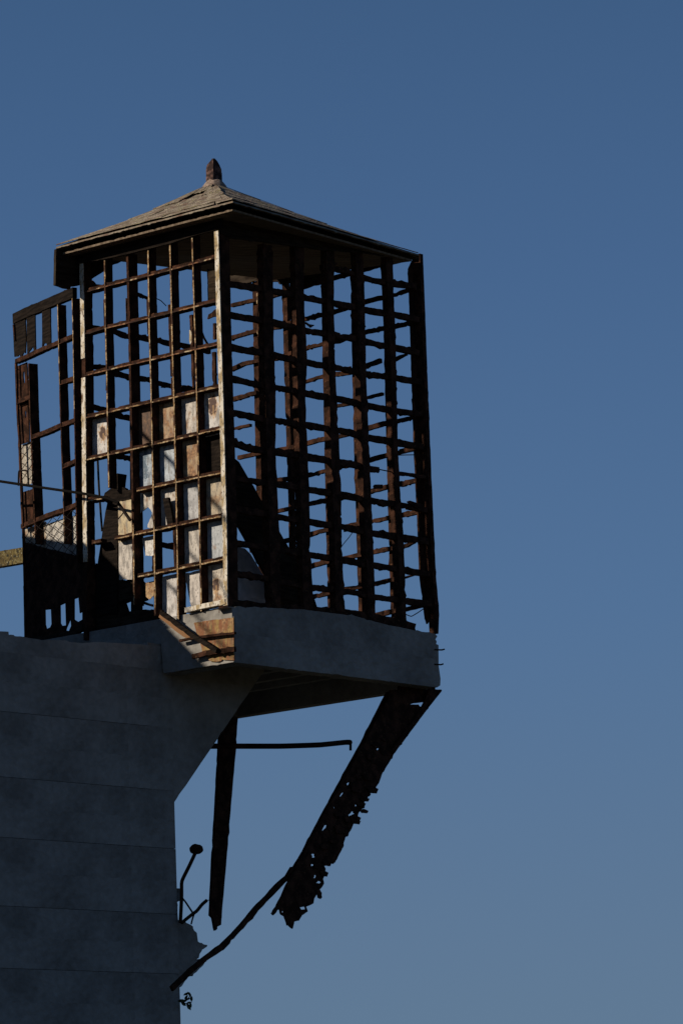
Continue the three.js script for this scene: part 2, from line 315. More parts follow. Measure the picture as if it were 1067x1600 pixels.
// crumbled masonry stub where the tie bar meets the tower
{
  const C = (x, y) => [240 + x / 4.446, 1280 + y / 4.446];
  plate(tower, 'broken_bearing', M.concrete, planeB(bFront + .02), [[140, 690], [150, 480], [182, 480], [205, 520], [206, 560], [165, 575], [172, 700], [215, 705], [262, 735], [275, 745], [285, 775], [302, 790], [310, 850], [335, 858], [352, 870], [376, 874], [370, 888], [340, 905], [322, 935], [315, 965], [296, 976], [350, 968], [370, 988], [330, 1030], [280, 1075], [274, 1090], [265, 1075], [240, 1100], [190, 1165], [150, 1190]].map(([x, y]) => C(x, y)), .45, .012, { step: .04 });
}
// pipe bracket with a knob, standing off the tower
{
  const P = planeB(bFront - .03), base = P.at(283, 1440);
  const t = thing('lamp_bracket', 'thin cranked pipe with a round knob on its end beside the tower wall', 'bracket', base);
  mesh(t, 'pipe', tubeOn(P, [[282, 1442], [284, 1400], [284, 1379], [287, 1371], [296, 1353], [303, 1338], [306, 1331]], .018, 30), M.rust);
  const g = new THREE.IcosahedronGeometry(.062, 3), p = g.attributes.position; for (let i = 0; i < p.count; i++) { const v = new THREE.Vector3().fromBufferAttribute(p, i), k = 1 + .35 * fbm(v.x * 22, v.y * 22, v.z * 22 + 3, 2); p.setXYZ(i, v.x * k * 1.05, v.y * k * .8, v.z * k); } g.computeVertexNormals();
  const c = P.at(307, 1327); g.translate(c.x, c.y, c.z); mesh(t, 'knob', g, M.rust);
}
function branchThing(name, label, category, P, lines, mat) { return solo(name, label, category, mergeGeometries(lines.map(([l, r]) => tubeOn(P, l, r, 14))), mat); }
branchThing('dead_branch', 'short dead forked branch growing out of the broken bearing on the tower', 'branch', planeB(bFront - .16), [[[[284, 1442], [290, 1437], [300, 1429], [308, 1423], [316, 1413], [323, 1407]], .017], [[[285, 1403], [290, 1409], [296, 1418], [302, 1427]], .009], [[[304, 1427], [301, 1436], [299, 1444]], .008], [[[322, 1408], [326, 1406.5], [328, 1406.3]], .004]], M.timber);
{ // little plant below
  const P = planeB(bFront - .1), t = thing('wall_plant', 'tiny leafy sprig rooted in the tower wall below the tie bar', 'plant', P.at(283, 1562));
  mesh(t, 'stem', mergeGeometries([[[280, 1563], [288, 1566], [294, 1561], [297, 1556]], [[286, 1566], [292, 1569], [296, 1572]], [[290, 1563], [293, 1557], [292, 1552]]].map((l) => tubeOn(P, l, .005, 8))), M.timber);
  for (const [x, y, s, an] of [[291, 1553, .03, .4], [296, 1553, .03, -.9], [299, 1560, .032, -1.5], [293, 1561, .03, .2], [296, 1567, .028, .1], [295, 1573, .04, -1.1], [298, 1570, .028, -1.4], [284, 1564, .04, 0], [287, 1569, .03, -.6], [291, 1558, .026, .8]]) {
    const sh = new THREE.Shape([new THREE.Vector2(-1, 0), new THREE.Vector2(-.3, .45), new THREE.Vector2(.4, .4), new THREE.Vector2(1, .05), new THREE.Vector2(.3, -.42), new THREE.Vector2(-.4, -.35)]);
    const g = new THREE.ExtrudeGeometry(sh, { depth: .05, bevelEnabled: false }); g.scale(s, s, s); g.rotateX(rr(-.7, .7)); g.rotateZ(an); const c = P.at(x, y); g.translate(c.x, c.y, c.z + rr(-.03, .03)); mesh(t, 'leaf', g, M.leaf);
  }
}

// ------------------------------------------------------------------ cabin
const cabin = thing('lookout_cabin', 'ruined lookout cabin of rusted window bars under a shallow hipped roof', 'cabin', AB(1.2, 1.1, slabTop));

// ---- sunny window wall
const wallS = part(cabin, 'window_wall'); wallS.userData.label = 'sunlit window wall with bars edged in cream for the sunlight and patchy infill sheets';
const mull = [
  [[163.5, 400], [165, 510], [167, 580], [169, 700], [170.5, 762]],
  [[199, 395], [201, 480], [203, 560], [204.5, 640], [206, 720], [208, 820], [209, 870], [209.5, 945]],
  [[231.5, 385], [233, 500], [235.5, 580], [237, 650], [239, 740], [241, 830], [242, 900], [242.5, 962]],
  [[265.5, 376], [268, 480], [269.7, 550], [272, 630], [274, 710], [276, 800], [277.5, 880], [278.5, 968]],
  [[300, 366], [302.5, 450], [305, 530], [307.5, 620], [309.5, 700], [311.5, 800], [313, 870], [314.5, 955]],
];
const depthM = .102;
mull.forEach((l, i) => {
  strip(wallS, 'mullion', M.rust, sunny, l, i === 1 ? .03 : .022, i === 1 ? .125 : depthM, .0035, 0, .04);
  const litEdge = (a, b) => strip(wallS, 'lit_edge_strip', M.litPaint, sunny.shift(-.009), l.filter((p) => p[1] >= a && p[1] <= b), .015, .007, .003, 0, .03);
  if (i === 1) litEdge(815, 946); else litEdge(0, i === 0 ? 775 : 2000);  // strips draw the light: left out where the bar edge catches no sun
  // rotten casement pieces still hanging on the bars
});
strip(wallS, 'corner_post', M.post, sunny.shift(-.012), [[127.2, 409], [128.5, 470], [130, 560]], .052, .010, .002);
strip(wallS, 'corner_post', M.post, sunny.shift(-.012), [[130.5, 590], [131, 640], [132, 760], [133, 830], [133.5, 878]], .054, .010, .003);  // pale face stops where the sunlight on the post ends
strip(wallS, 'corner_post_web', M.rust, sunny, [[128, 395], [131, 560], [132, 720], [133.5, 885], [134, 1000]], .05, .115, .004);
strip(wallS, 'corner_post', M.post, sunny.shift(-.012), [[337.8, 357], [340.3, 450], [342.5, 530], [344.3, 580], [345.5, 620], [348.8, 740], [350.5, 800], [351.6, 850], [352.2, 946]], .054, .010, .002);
strip(wallS, 'corner_post_web', M.rust, sunny, [[338, 330], [342.3, 530], [345.2, 620], [348.5, 740], [351.5, 850], [352.5, 965]], .048, .15, .003);
const trans = [
  [[[131, 457.5], [163, 449], [198, 440], [232, 431.5], [266, 422.5], [303, 412.5], [337, 403]], []],
  [[[132, 522.5], [164, 514], [200, 505.5], [234, 497.5], [268, 489], [304, 480], [339, 471.5]], []],
  [[[132, 588], [166, 579.5], [202, 571], [235, 563.5], [269, 555.5], [305, 547], [341, 539]], []],
  [[[134, 653.5], [168, 645.5], [203, 637], [237, 629.5], [271, 622], [307, 613.5], [343, 605]], []],
  [[[135, 719.5], [169, 711.5], [205, 703.5], [238, 696], [273, 688], [309, 679.5], [345, 671]], []],
  [[[135, 784], [160, 780]], []],
  [[[214, 768], [239, 762.5], [275, 754.5], [310, 747], [348, 739.5]], []],
  [[[144, 849.5], [158, 847]], []],
  [[[179, 843], [208, 837], [241, 830], [276, 822], [312, 814.5], [348, 807]], []],
  [[[216, 902], [243, 896.5], [277, 890], [313, 882.5], [350, 874.5]], []],
];
for (const [l] of trans) {
  strip(wallS, 'transom', M.rust, sunny.shift(.006), l.map(([x, y]) => [x, y + 1]), .042, .085, .0045, -1, .035);
  strip(wallS, 'lit_edge_strip', l[0][1] < 600 ? M.rustyLitEdge : M.litPaint, sunny.shift(-.007), l, .012, .011, .0035, -1, .03);
}
strip(wallS, 'sill', M.post, sunny.shift(-.02), [[289, 957], [320, 950], [352, 943.5]], .045, .1, .003, -1);
// rotten casement fragments beside the bars
for (const [l, w] of [
  [[[230.5, 468], [231, 492]], .022], [[[230.5, 493], [231.5, 522]], .016], [[[264, 476], [264.5, 490], [266, 530], [268, 588]], .026], [[[268.5, 590], [269.5, 620]], .02],
  [[[298, 492], [299, 515], [300, 545], [301.5, 588]], .034], [[[301, 588], [302, 606]], .02], [[[334.5, 505], [334.8, 530]], .03], [[[333.5, 550], [334, 588], [335, 602]], .04], [[[197, 466], [198, 508]], .012], [[[162.5, 468], [163, 490], [163.5, 510]], .012], [[[167, 592], [166, 610]], .014], [[[272, 828], [273, 862], [274, 885]], .03], [[[239, 868], [240, 893]], .02]]) strip(wallS, 'casement_remnant', M.rust, sunny.shift(.03), l, w, .025, .005, 0, .025);
plate(wallS, 'casement_remnant', M.post, sunny.shift(.028), [[296, 516], [297.5, 515.5], [299.5, 520], [299.5, 534], [297.5, 538], [296, 533]], .006, .001);
plate(wallS, 'casement_remnant', M.rust, sunny.shift(.05), [[337, 483], [338, 494], [332, 495], [324, 498.5], [326, 491]], .02, .003);
plate(wallS, 'casement_remnant', M.timber, sunny.shift(.12), [[323.5, 420], [337, 422], [338.5, 473], [325, 473]], .02, .002);
// infill sheets, each set at the back of the bars
const inf = sunny.shift(.093);
const cell = (l, r, tl, tr, bl, br) => [[l, tl], [r, tr], [r + 1.2, br], [l + .8, bl]];
const cream = [.55, .49, .42], bone = [.60, .56, .52], tan = [.46, .35, .22], gblue = [.40, .45, .49];
const infill = [
  [[[138, 655], [177, 645], [178, 712], [140, 722]], { base: bone, rustAmt: .1, spot: [.43, .58, .13], s: 1 }, .006],
  [[[203, 637], [246, 630], [248, 697], [205, 706]], { base: [.12, .06, .03], rustAmt: .3, s: 2, dirt: [.03, .016, .010] }, .004],  // base and dirt darkened for the shadow covering most of this pane
  [[[240, 629], [280, 620], [282, 692], [244, 700]], { base: [.46, .33, .20], rustAmt: .55, s: 3, streak: .4 }, .003],
  [[[276, 620], [316, 612], [318, 684], [279, 692]], { base: cream, rustAmt: .3, s: 4 }, .003],
  [[[312, 610], [354, 602], [356, 676], [315, 684]], { base: bone, rustAmt: .1, spot: [.53, .63, .16], s: 5 }, .004],
  [[[206, 703], [248, 694], [250, 764], [208, 773]], { base: gblue, rustAmt: 0, blue: .42, s: 6 }, .003],
  [[[243, 695], [283, 686], [285, 758], [246, 766]], { base: [.46, .50, .53], rustAmt: .06, blue: .2, s: 7 }, .003],
  [[[278, 687], [318, 679], [320, 750], [281, 758]], { base: [.42, .30, .17], rustAmt: .64, s: 8, streak: .3 }, .003],
  [[[185, 785], [211, 779], [213, 842], [185.5, 848]], { base: [.52, .41, .24], rustAmt: .34, s: 9 }, .004],
  [[[246, 764], [286, 755], [288, 826], [250, 833]], { base: cream, rustAmt: .14, s: 11 }, .004],
  [[[281, 756], [320, 748], [322, 819], [284, 826]], { base: [.45, .44, .43], rustAmt: .12, s: 12, dirt: [.20, .19, .19] }, .003],
  [[[317, 748], [358, 740], [360, 811], [320, 818]], { base: [.46, .37, .25], rustAmt: .36, s: 13 }, .003],
  [[[186, 848], [212, 842], [214, 905], [186.5, 906]], { base: cream, rustAmt: .1, s: 14 }, .005],
  [[[222, 841], [247, 835], [248, 864], [240, 869], [228, 868]], { base: [.68, .64, .58], rustAmt: .08, s: 15 }, .003],
  [[[284, 825], [322, 817], [324, 888], [287, 895]], { base: cream, rustAmt: .16, s: 16 }, .003],
  [[[320, 816], [360, 808], [362, 880], [323, 887]], { base: [.44, .45, .45], rustAmt: .1, s: 17, dirt: [.22, .23, .24] }, .003],
  [[[226, 911], [251, 905], [252, 930], [242, 929], [234, 937], [228, 932]], { base: [.48, .30, .13], rustAmt: .5, s: 18 }, .004],
  [[[249, 902], [288, 894], [290, 961], [274, 968], [262, 966], [252, 958]], { base: bone.map((x) => x * .92), rustAmt: .14, s: 19 }, .004],
  [[[288, 896], [326, 888], [327, 954], [301, 958]], { base: [.54, .48, .42], rustAmt: .12, s: 20 }, .004],
  [[[323, 887], [362, 879], [361, 938], [326, 948]], { base: [.58, .50, .40], rustAmt: .3, spot: [.65, .5, .13], s: 21 }, .004],
];
plate(wallS, 'infill_sheet', M.shadeBlack, sunny.shift(.105), [[313, 680], [355, 671], [357, 746], [316, 753]], .006, .003);  // dark sheet added to paint the dim interior behind an open pane
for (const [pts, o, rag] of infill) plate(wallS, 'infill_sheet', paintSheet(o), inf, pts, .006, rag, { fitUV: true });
plate(wallS, 'infill_sheet', paintSheet({ base: cream, rustAmt: .2, s: 10 }), inf, [[210, 772], [249, 764], [251, 830], [241, 831], [236, 826], [231, 824], [231, 820], [236, 808], [238, 802], [232, 792], [222, 800], [212, 806]], .006, .003, { fitUV: true });

// ---- shaded window wall
const wallF = part(cabin, 'window_wall'); wallF.userData.label = 'shaded window wall of ragged black rusted bars';
const fins = [
  [[[411.5, 380], [412, 440], [413, 520], [414.5, 620], [417, 700], [419, 760], [421.5, 850], [424, 955]], .085, .13],
  [[[461, 380], [462, 460], [464, 560], [465.5, 620], [468, 700], [469.5, 760], [472, 850], [475, 960]], .075, .13],
  [[[510, 370], [511.5, 470], [513.5, 570], [517, 690], [520, 770], [523, 840], [525, 955]], .08, .115],
  [[[555, 390], [557, 430], [558.5, 500], [562, 580], [565.5, 680], [567.5, 760], [570, 820], [573.5, 890], [576, 970]], .07, .105],
  [[[603, 390], [605, 450], [609, 540], [612, 610], [614.5, 700], [618, 780], [621, 840], [624.5, 910], [627.5, 980]], .075, .085],
];
fins.forEach(([l, d, t]) => strip(wallF, 'mullion', M.rust, shady, l, t, d, .0085, 1, .035));
strip(wallF, 'corner_post', M.rust, shady, [[655.6, 396], [658.5, 470], [663.3, 600], [668, 720], [672.3, 820], [676, 900], [681, 960], [682.8, 990, .02]], .05, .10, .004, 1, .05);
plate(wallF, 'corner_post_scale', M.rust, shady.shift(.1), [[648, 400], [654, 560], [662, 760], [668, 880], [676, 960], [676, 975], [671, 971], [668, 975], [665, 966], [662, 940], [657, 900], [653, 800], [648, 700], [645, 600], [642, 500], [639, 420]], .02, .006);
const fr = [
  [[505, 417], [545, 423], [556, 430], [588, 438], [605, 441], [650, 447]],
  [[358, 443], [395, 448], [430, 454.5], [475, 463], [505, 470], [537, 476], [570, 483], [590, 487], [612, 490], [655, 499]],
  [[358, 491], [385, 496], [415, 500.5], [436, 505], [463, 511], [488, 518], [511, 520], [540, 526], [560, 529.5], [592, 537.5], [612, 541], [655, 551]],
  [[360, 541.5], [383, 546.5], [415, 550.5], [445, 558.5], [466, 562], [499, 569.5], [514, 571], [542, 577], [563, 581], [595, 587], [613, 588.5], [660, 597]],
  [[361, 590], [391, 597.5], [415, 602], [443, 606.5], [466, 611], [494, 617], [515, 620.5], [545, 625.5], [566, 631.5], [598, 637.5], [613, 640.5], [660, 647]],
  [[363, 645], [392, 649.5], [416, 655.5], [448, 658.5], [466, 661.5], [496, 666], [518, 670.5], [548, 675], [566, 681], [599, 687], [615, 690], [662, 698]],
  [[365, 692], [373, 694], [394, 700.5], [418, 704], [446, 708], [469, 711], [497, 716], [520, 720], [550, 724], [568, 729], [585, 733], [593, 733.5]],
  [[366, 746], [388, 750], [452, 758], [469, 762], [497, 766.5], [523, 771], [550, 775.5], [569, 779], [602, 786], [619, 787], [668, 797]],
  [[367, 794], [421, 804], [452, 810], [472, 812], [499, 817.5], [521, 820.5], [550, 825], [572, 831.5], [607, 836], [622, 838], [670, 846]],
  [[369, 848], [388, 851], [473, 865], [503, 869], [535, 874], [551, 876.5], [574, 881], [607, 886], [623, 889], [672, 897]],
  [[371, 896], [407, 902], [475, 915], [502, 919], [535, 923], [553, 925], [575, 930.5], [607, 935], [625, 938], [675, 943]],
];
fr.forEach((l) => strip(wallF, 'transom', M.rust, shady.shift(.02), l, .056, .05, .009, 0, .03));
strip(wallF, 'transom', M.rust, shady.shift(.02), [[617, 738, .03], [630, 740, .035], [640, 741, .03], [668, 746, .04]], .03, .04, .007, 0, .025);
mesh(wallF, 'wire', tubeOn(shady.shift(.04), [[590, 733], [600, 735], [618, 738.5]], .006, 8), M.wire);
strip(wallF, 'bottom_rail', M.rust, shady.shift(.01), [[356, 945], [420, 950], [500, 957], [560, 963], [620, 973], [650, 981]], .10, .12, .01, 0, .04);
// torn scale and splinters along the bars
for (const p of [[[413, 650], [419, 648], [429, 648], [430, 654], [426, 658], [413, 658]], [[416, 693.5], [429, 693], [429.5, 700], [417, 702]], [[366, 690], [367, 684.5], [370, 684], [373, 690], [379, 696], [372, 697]], [[584, 759.5], [586, 757], [598, 757], [598, 763], [586, 764]], [[636, 784], [640, 782], [652, 786], [661, 788], [661, 800], [644, 790]], [[574, 728], [582, 728.5], [590, 730], [593, 733], [592, 739], [587, 737.5], [577, 735.5]], [[508, 414], [515, 411], [526, 410.5], [527.5, 412.5], [522, 417], [512, 418]], [[476, 503.5], [478.5, 503], [484, 506.5], [492, 508], [486, 512]], [[611, 605], [617, 603], [614, 597], [611, 590]], [[645.5, 627], [647, 626.5], [649, 640], [649, 655], [647, 645]], [[585, 969], [590, 967], [603, 968.5], [604.5, 970], [590, 972]], [[459, 608], [466, 609], [471, 613], [470, 619], [463, 617]], [[413, 540], [414.8, 540], [420, 548], [428, 553], [416, 556]], [[608, 605], [616, 603.5], [613, 611]]]) plate(wallF, 'scale_flake', M.rust, shady.shift(.012), p, .014, .003);
mesh(wallF, 'wire', tubeOn(shady.shift(.03), [[550, 833], [545, 840], [539, 847], [534, 853.5]], .004, 8), M.wire);
mesh(wallF, 'wire', tubeOn(shady.shift(.05), [[626, 956.5], [634, 960], [642.5, 963], [653, 957], [664, 949.5]], .005, 20), M.wire);
mesh(wallF, 'wire', tubeOn(shady.shift(.05), [[615, 711.5], [630, 711], [655, 710.5]], .005, 6), M.wire);

// ---- rear window wall seen through the cabin, its inner face to the sun
const wallR = part(cabin, 'window_wall'); wallR.userData.label = 'rear window wall of brown rusted rails lit from inside the cabin';
const rr_ = rearA.shift(-.05);
for (const l of [
  [[361, 477], [397, 468.5], [412, 464], [428, 461], [460, 452], [505, 438], [556, 423.5], [589, 414], [616, 408], [645, 400]],
  [[360, 528], [383, 521], [412, 514], [436, 510], [463, 501.5], [484, 496], [511, 489], [535, 483], [559, 474], [588, 466], [608, 463], [630, 455], [647, 450]],
  [[361, 577], [380, 568], [400, 564], [430, 560], [467, 547], [493, 539.5], [512, 535], [528, 532], [540, 528], [560, 521], [590, 514], [608, 511.5], [645, 503]],
  [[362, 624], [386, 617], [400, 613]],
  [[466, 599, .03], [480, 595, .03], [494, 590, .03], [514, 586], [544, 582], [563, 574], [593, 563]],
  [[614, 562, .035], [622, 558, .03], [633, 553.5, .015]],
  [[362, 670, .02], [375, 667, .03], [390, 664, .03]],
  [[515, 636, .03], [530, 633, .03], [543, 631, .03], [566, 622.5, .025], [580, 619, .03], [596, 615, .03]],
  [[371, 715], [395, 709.5], [430, 704], [467, 696], [497, 687], [518, 684], [550, 676.5], [566, 671], [598, 661.5], [614, 659], [652, 650]],
  [[424, 751], [447, 748], [470, 744], [502, 737], [519, 732], [549, 726], [568, 720.5], [601, 711.5], [616, 707], [654, 699]],
  [[421, 801], [448, 795], [470, 790], [499, 783], [520, 780], [550, 775], [569, 769.5], [601, 761], [617, 757], [656, 749]],
  [[390, 860], [430, 848], [473, 838], [499, 830], [530, 824], [571, 816], [602, 810], [620, 805.5], [656, 799]],
  [[393, 908], [430, 898], [473, 888], [500, 880], [535, 872], [572, 864.5], [602, 858], [622, 855], [634, 852], [646, 847, .015]],
  [[475, 935], [502, 929], [535, 921], [574, 914], [606, 906.5], [623, 903], [630, 902, .02], [648, 897.5, .006]],
  [[540, 972], [577, 963.5], [607, 956], [625, 953], [664, 945]],
]) strip(wallR, 'rail', M.rust, rr_, l, .044, .04, .006, 0, .03);
for (const [l, w] of [[[[398, 440], [401, 620], [405, 770], [410, 960]], .07], [[[444, 440], [449, 620], [453, 770], [457, 960]], .06], [[[505, 440], [509, 700], [515, 960]], .05], [[[550, 430], [556, 700], [563, 960]], .05], [[[600, 420], [606, 700], [613, 970]], .05]]) strip(wallR, 'mullion', M.rust, rearA, l, w, .05, .008, 0, .05);
// pale paint left on the inner side of one bar
for (const p of [[[401, 458], [405, 457.5], [408, 463], [408, 474], [401, 475]], [[401.5, 508], [405, 508], [406, 518], [403, 523], [401.5, 520]]]) plate(wallR, 'paint_remnant', M.litPaint, rearA.shift(-.06), p, .004, .002);

// ---- back wall, parallel to the shaded wall
const wallB = part(cabin, 'window_wall'); wallB.userData.label = 'broken back window wall glimpsed through the sunlit bars';
for (const l of [
  [[208, 458, .03], [222, 461, .03], [234, 466, .02]], [[140, 509, .03], [165, 512.5, .03], [178, 516], [198, 524], [214, 525.5], [232, 529], [250, 532], [266, 536], [299, 542], [330, 549]],
  [[140, 572], [165, 574], [180, 582], [201, 588], [214, 590], [235, 592.5], [249, 598], [271, 603], [307, 608], [340, 615]], [[145, 635], [168, 640], [181, 647.5], [202, 652], [240, 661]], [[183, 713], [203, 715], [240, 722]], [[250, 850], [268, 853], [290, 858]],
]) strip(wallB, 'rail', M.rust, backB, l, .05, .04, .008, 0, .03);
mesh(wallB, 'wire', tubeOn(backB, [[232, 466], [246, 467], [252, 470], [260, 478]], .005, 10), M.wire);
mesh(wallB, 'wire', tubeOn(backB, [[316, 520], [319, 528], [326, 540]], .012, 8), M.wire);
for (const p of [[[260, 606], [253, 605], [262, 601], [271, 602]], [[283, 606], [285, 603], [305, 606], [307, 612], [290, 612], [276, 614]]]) plate(wallB, 'scale_flake', M.rust, backB.shift(-.03), p, .02, .004);
for (const p of [[[144, 440], [145.5, 438], [148, 440], [151, 444], [160, 445], [163, 450], [145, 452]]]) plate(wallB, 'scale_flake', M.rust, backB.shift(-.03), p, .02, .003);

// ---- roof
const roof = part(cabin, 'roof');
const eA = -.24, lPl = planeA(eA), cL = lPl.at(88, 386), cN = lPl.at(364, 314), rPl = planeB(-.09), cR = rPl.at(655, 397.5);   // eaves stand out over the sunny wall
const bE = abOf(cL)[1], cBk = AB(aRight - .02, bE, cR.y + .2);
const apexP = new Plane(cN.clone().add(cBk).multiplyScalar(.5), new THREE.Vector3(1, 0, 0), -1);
const apex = apexP.at(335, 287);
function slopeGeo(c0, c1, a, thick, sag = .034, nu = 60, nv = 6) {       // gently hollow roof slope
  const pos = [], uv = [], idx = [];
  for (const dn of [0, thick]) for (let j = 0; j <= nv; j++) for (let i = 0; i <= nu; i++) {
    const t = j / nv, s = i / nu, e = c0.clone().lerp(c1, s), p = e.lerp(a, t); p.y -= sag * Math.sin(Math.PI * t) + dn - (dn ? 0 : .008 * fbm(s * 9, t * 6, thick * 90, 2));
    if (!j) { const k = .9 * fbm(s * 26, 3.3, 8, 3); p.lerp(a, -.012 * k); if (dn) p.y -= .03 * fbm(s * 40, 1.1, 5, 3); }
    pos.push(p.x, p.y, p.z); uv.push(s * 2.4 * (1 - t), t * 1.3);
  }
  const W = nu + 1, B = W * (nv + 1);
  for (let j = 0; j < nv; j++) for (let i = 0; i < nu; i++) { const q = j * W + i; idx.push(q, q + 1, q + W, q + 1, q + W + 1, q + W); idx.push(B + q, B + q + W, B + q + 1, B + q + 1, B + q + W, B + q + W + 1); }
  for (let i = 0; i < nu; i++) idx.push(i, B + i, i + 1, i + 1, B + i, B + i + 1);
  const g = new THREE.BufferGeometry(); g.setAttribute('position', new THREE.Float32BufferAttribute(pos, 3)); g.setAttribute('uv', new THREE.Float32BufferAttribute(uv, 2)); g.setIndex(idx); g.computeVertexNormals(); return g;
}
for (const [c0, c1] of [[cL, cN], [cN, cR], [cR, cBk], [cBk, cL]]) mesh(roof, 'slope', slopeGeo(c0, c1, apex, .028), M.roof);
// torn covering: overlapping ragged sheets course by course
function roofSheet(c0, c1, s0, s1, t0, t1, lift, mat) {
  const n = 10, m = 3, pos = [], uv = [], idx = [], o = rnd() * 4, ex = new THREE.Vector3();
  const P = (s, t, l) => { const e = c0.clone().lerp(c1, s).lerp(apex, t); e.y += l - .034 * Math.sin(Math.PI * t); return e; };
  for (const th of [0, .010]) for (let j = 0; j <= m; j++) for (let i = 0; i <= n; i++) {
    let s = s0 + (s1 - s0) * i / n, t = t0 + (t1 - t0) * j / m;
    if (j === 0) t += .035 * fbm(i * 1.3 + o, 2, o, 3) - .01 * ((i * 7) % 3 === 0); if (j === m) t += .02 * fbm(i * 1.1, 7, o, 2);
    if (i === 0 || i === n) s += .012 * fbm(j * 2, o, 3, 2);
    s = clamp(s, 0, 1); t = clamp(t, 0, .97);
    const p = P(s, t, lift + (1 - j / m) * .004 - th + .008 * fbm(s * 20, t * 20, o, 2)); pos.push(p.x, p.y, p.z); uv.push(s * 2.4 + o, t * 1.4 + o);
  }
  const W = n + 1, B = W * (m + 1), q4 = (a, b, c, d) => idx.push(a, b, c, b, d, c);
  for (let j = 0; j < m; j++) for (let i = 0; i < n; i++) { const q = j * W + i; q4(q, q + 1, q + W, q + W + 1); q4(B + q + 1, B + q, B + q + W + 1, B + q + W); }
  for (let i = 0; i < n; i++) q4(B + i, B + i + 1, i, i + 1);
  const g = new THREE.BufferGeometry(); g.setAttribute('position', new THREE.Float32BufferAttribute(pos, 3)); g.setAttribute('uv', new THREE.Float32BufferAttribute(uv, 2)); g.setIndex(idx); g.computeVertexNormals();
  return mesh(roof, 'roof_sheet', g, mat);
}
for (let r = 0; r < 6; r++) { // sunny slope
  const t0 = .0 + r * .16; let s = 0;
  while (s < .98) { const w = rr(.16, .34), s1 = Math.min(1, s + w); if (rnd() > .08) roofSheet(cL, cN, s, s1, t0 - (r ? .02 : 0), Math.min(.96, t0 + .19), .014 + r * .001 + rr(0, .012), M.roof); s = s1 + rr(-.01, .012); }
}
for (let r = 0; r < 6; r++) { let s = 0; while (s < .98) { const s1 = Math.min(1, s + rr(.2, .36)); roofSheet(cN, cR, s, s1, r * .16 - (r ? .02 : 0), Math.min(.96, r * .16 + .19), .012 + rr(0, .01), M.roof); s = s1 + rr(-.01, .01); } }
// ceiling closing the roof from below
{
  const dn = (p, d, k = .04) => p.clone().lerp(apex, k).setY(p.y - d), q = [cL, cN, cR, cBk].map((p) => dn(p, .055)), g = new THREE.BufferGeometry(), pos = [], uv = [];
  const lo = q.map((p) => p.clone().setY(p.y - .02)), tri = (a, b, c) => { for (const p of [a, b, c]) { pos.push(p.x, p.y, p.z); uv.push(p.x, p.z); } }, qd = (a, b, c, d) => { tri(a, b, c); tri(a, c, d); };
  qd(...q); qd(...lo.slice().reverse()); for (let i = 0; i < 4; i++) qd(q[i], lo[i], lo[(i + 1) % 4], q[(i + 1) % 4]);
  g.setAttribute('position', new THREE.Float32BufferAttribute(pos, 3)); g.setAttribute('uv', new THREE.Float32BufferAttribute(uv, 2)); g.computeVertexNormals(); mesh(roof, 'ceiling', g, M.boards);
}
// fascia boards under the eaves
const fasS = planeA(-.028);
plate(roof, 'fascia', M.shadeBlack, fasS, [[122, 372], [200, 352], [280, 330], [346, 312], [346, 356], [337, 359], [300, 369], [266, 380.5], [231, 389], [199, 397], [163, 405], [122, 411.5]], .026, .002, { step: .05 });  // near-black tone paints the eave shade across this board
plate(roof, 'fascia', M.timber, planeB(-.03), [[342, 322], [500, 362], [600, 388], [655, 402], [655, 406], [640, 404], [600, 399], [560, 394], [500, 390], [430, 380], [362, 372], [342, 362]], .028, .004, { step: .05 });
plate(roof, 'fascia', M.timber, rearA.shift(-.03), [[360, 420], [440, 412], [560, 396], [645, 396], [640, 402], [628, 404], [610, 403], [595, 409], [575, 410], [556, 408], [525, 407], [515, 410], [512, 430], [505, 440], [486, 446], [445, 441], [436, 444], [434, 440], [412, 440], [396, 439], [388, 442], [375, 449], [366, 447], [358, 449]], .03, .003, { step: .04 });
plate(roof, 'fascia', M.timber, planeB(bE - .04), [[88.5, 389], [130, 390], [200, 392], [246, 388], [300, 396], [366, 404], [366, 430], [340, 424], [316, 420], [300, 416], [280, 413.5], [266, 409], [246, 405.5], [231, 402.5], [212, 399], [198, 405], [177, 414], [163, 424], [142, 437], [124, 446], [118, 447], [112, 447], [110, 451.5], [101, 450], [95, 447.5], [87, 445]], .03, .003, { step: .05 });
// finial: hollow pointed stub on a lead collar
{
  const f = part(roof, 'finial'), [fa, fb] = abOf(apex), fB = planeB(fb - .05), fA = planeA(fa - .07);
  plate(f, 'finial_plate', M.finial, fB, [[333.4, 286], [347.5, 286], [347.3, 271], [346, 264], [343.5, 258], [340, 252], [336, 247.5], [333.4, 247.5]], .022, .0035, { holes: [[[334.2, 283], [337, 283], [337, 272], [335.6, 268], [334.4, 273]]], step: .015 });
  plate(f, 'finial_plate', M.finial, fA, [[322, 285], [333.2, 286], [333.2, 247.5], [331, 249], [327, 253.5], [323.5, 258], [322, 266]], .022, .0035, { step: .02 });
  const c = new THREE.LatheGeometry([[.001, .035], [.075, .03], [.092, .008], [.115, -.025], [.13, -.06]].map(([x, y]) => new THREE.Vector2(x, y)), 12); const cp = c.attributes.position; for (let i = 0; i < cp.count; i++) { const k = 1 + .12 * fbm(cp.getX(i) * 14, cp.getZ(i) * 14, 4, 2); cp.setX(i, cp.getX(i) * k); cp.setZ(i, cp.getZ(i) * k); } c.computeVertexNormals();
  c.translate(apex.x, apex.y + .0, apex.z); mesh(f, 'collar', c, M.collar);
}

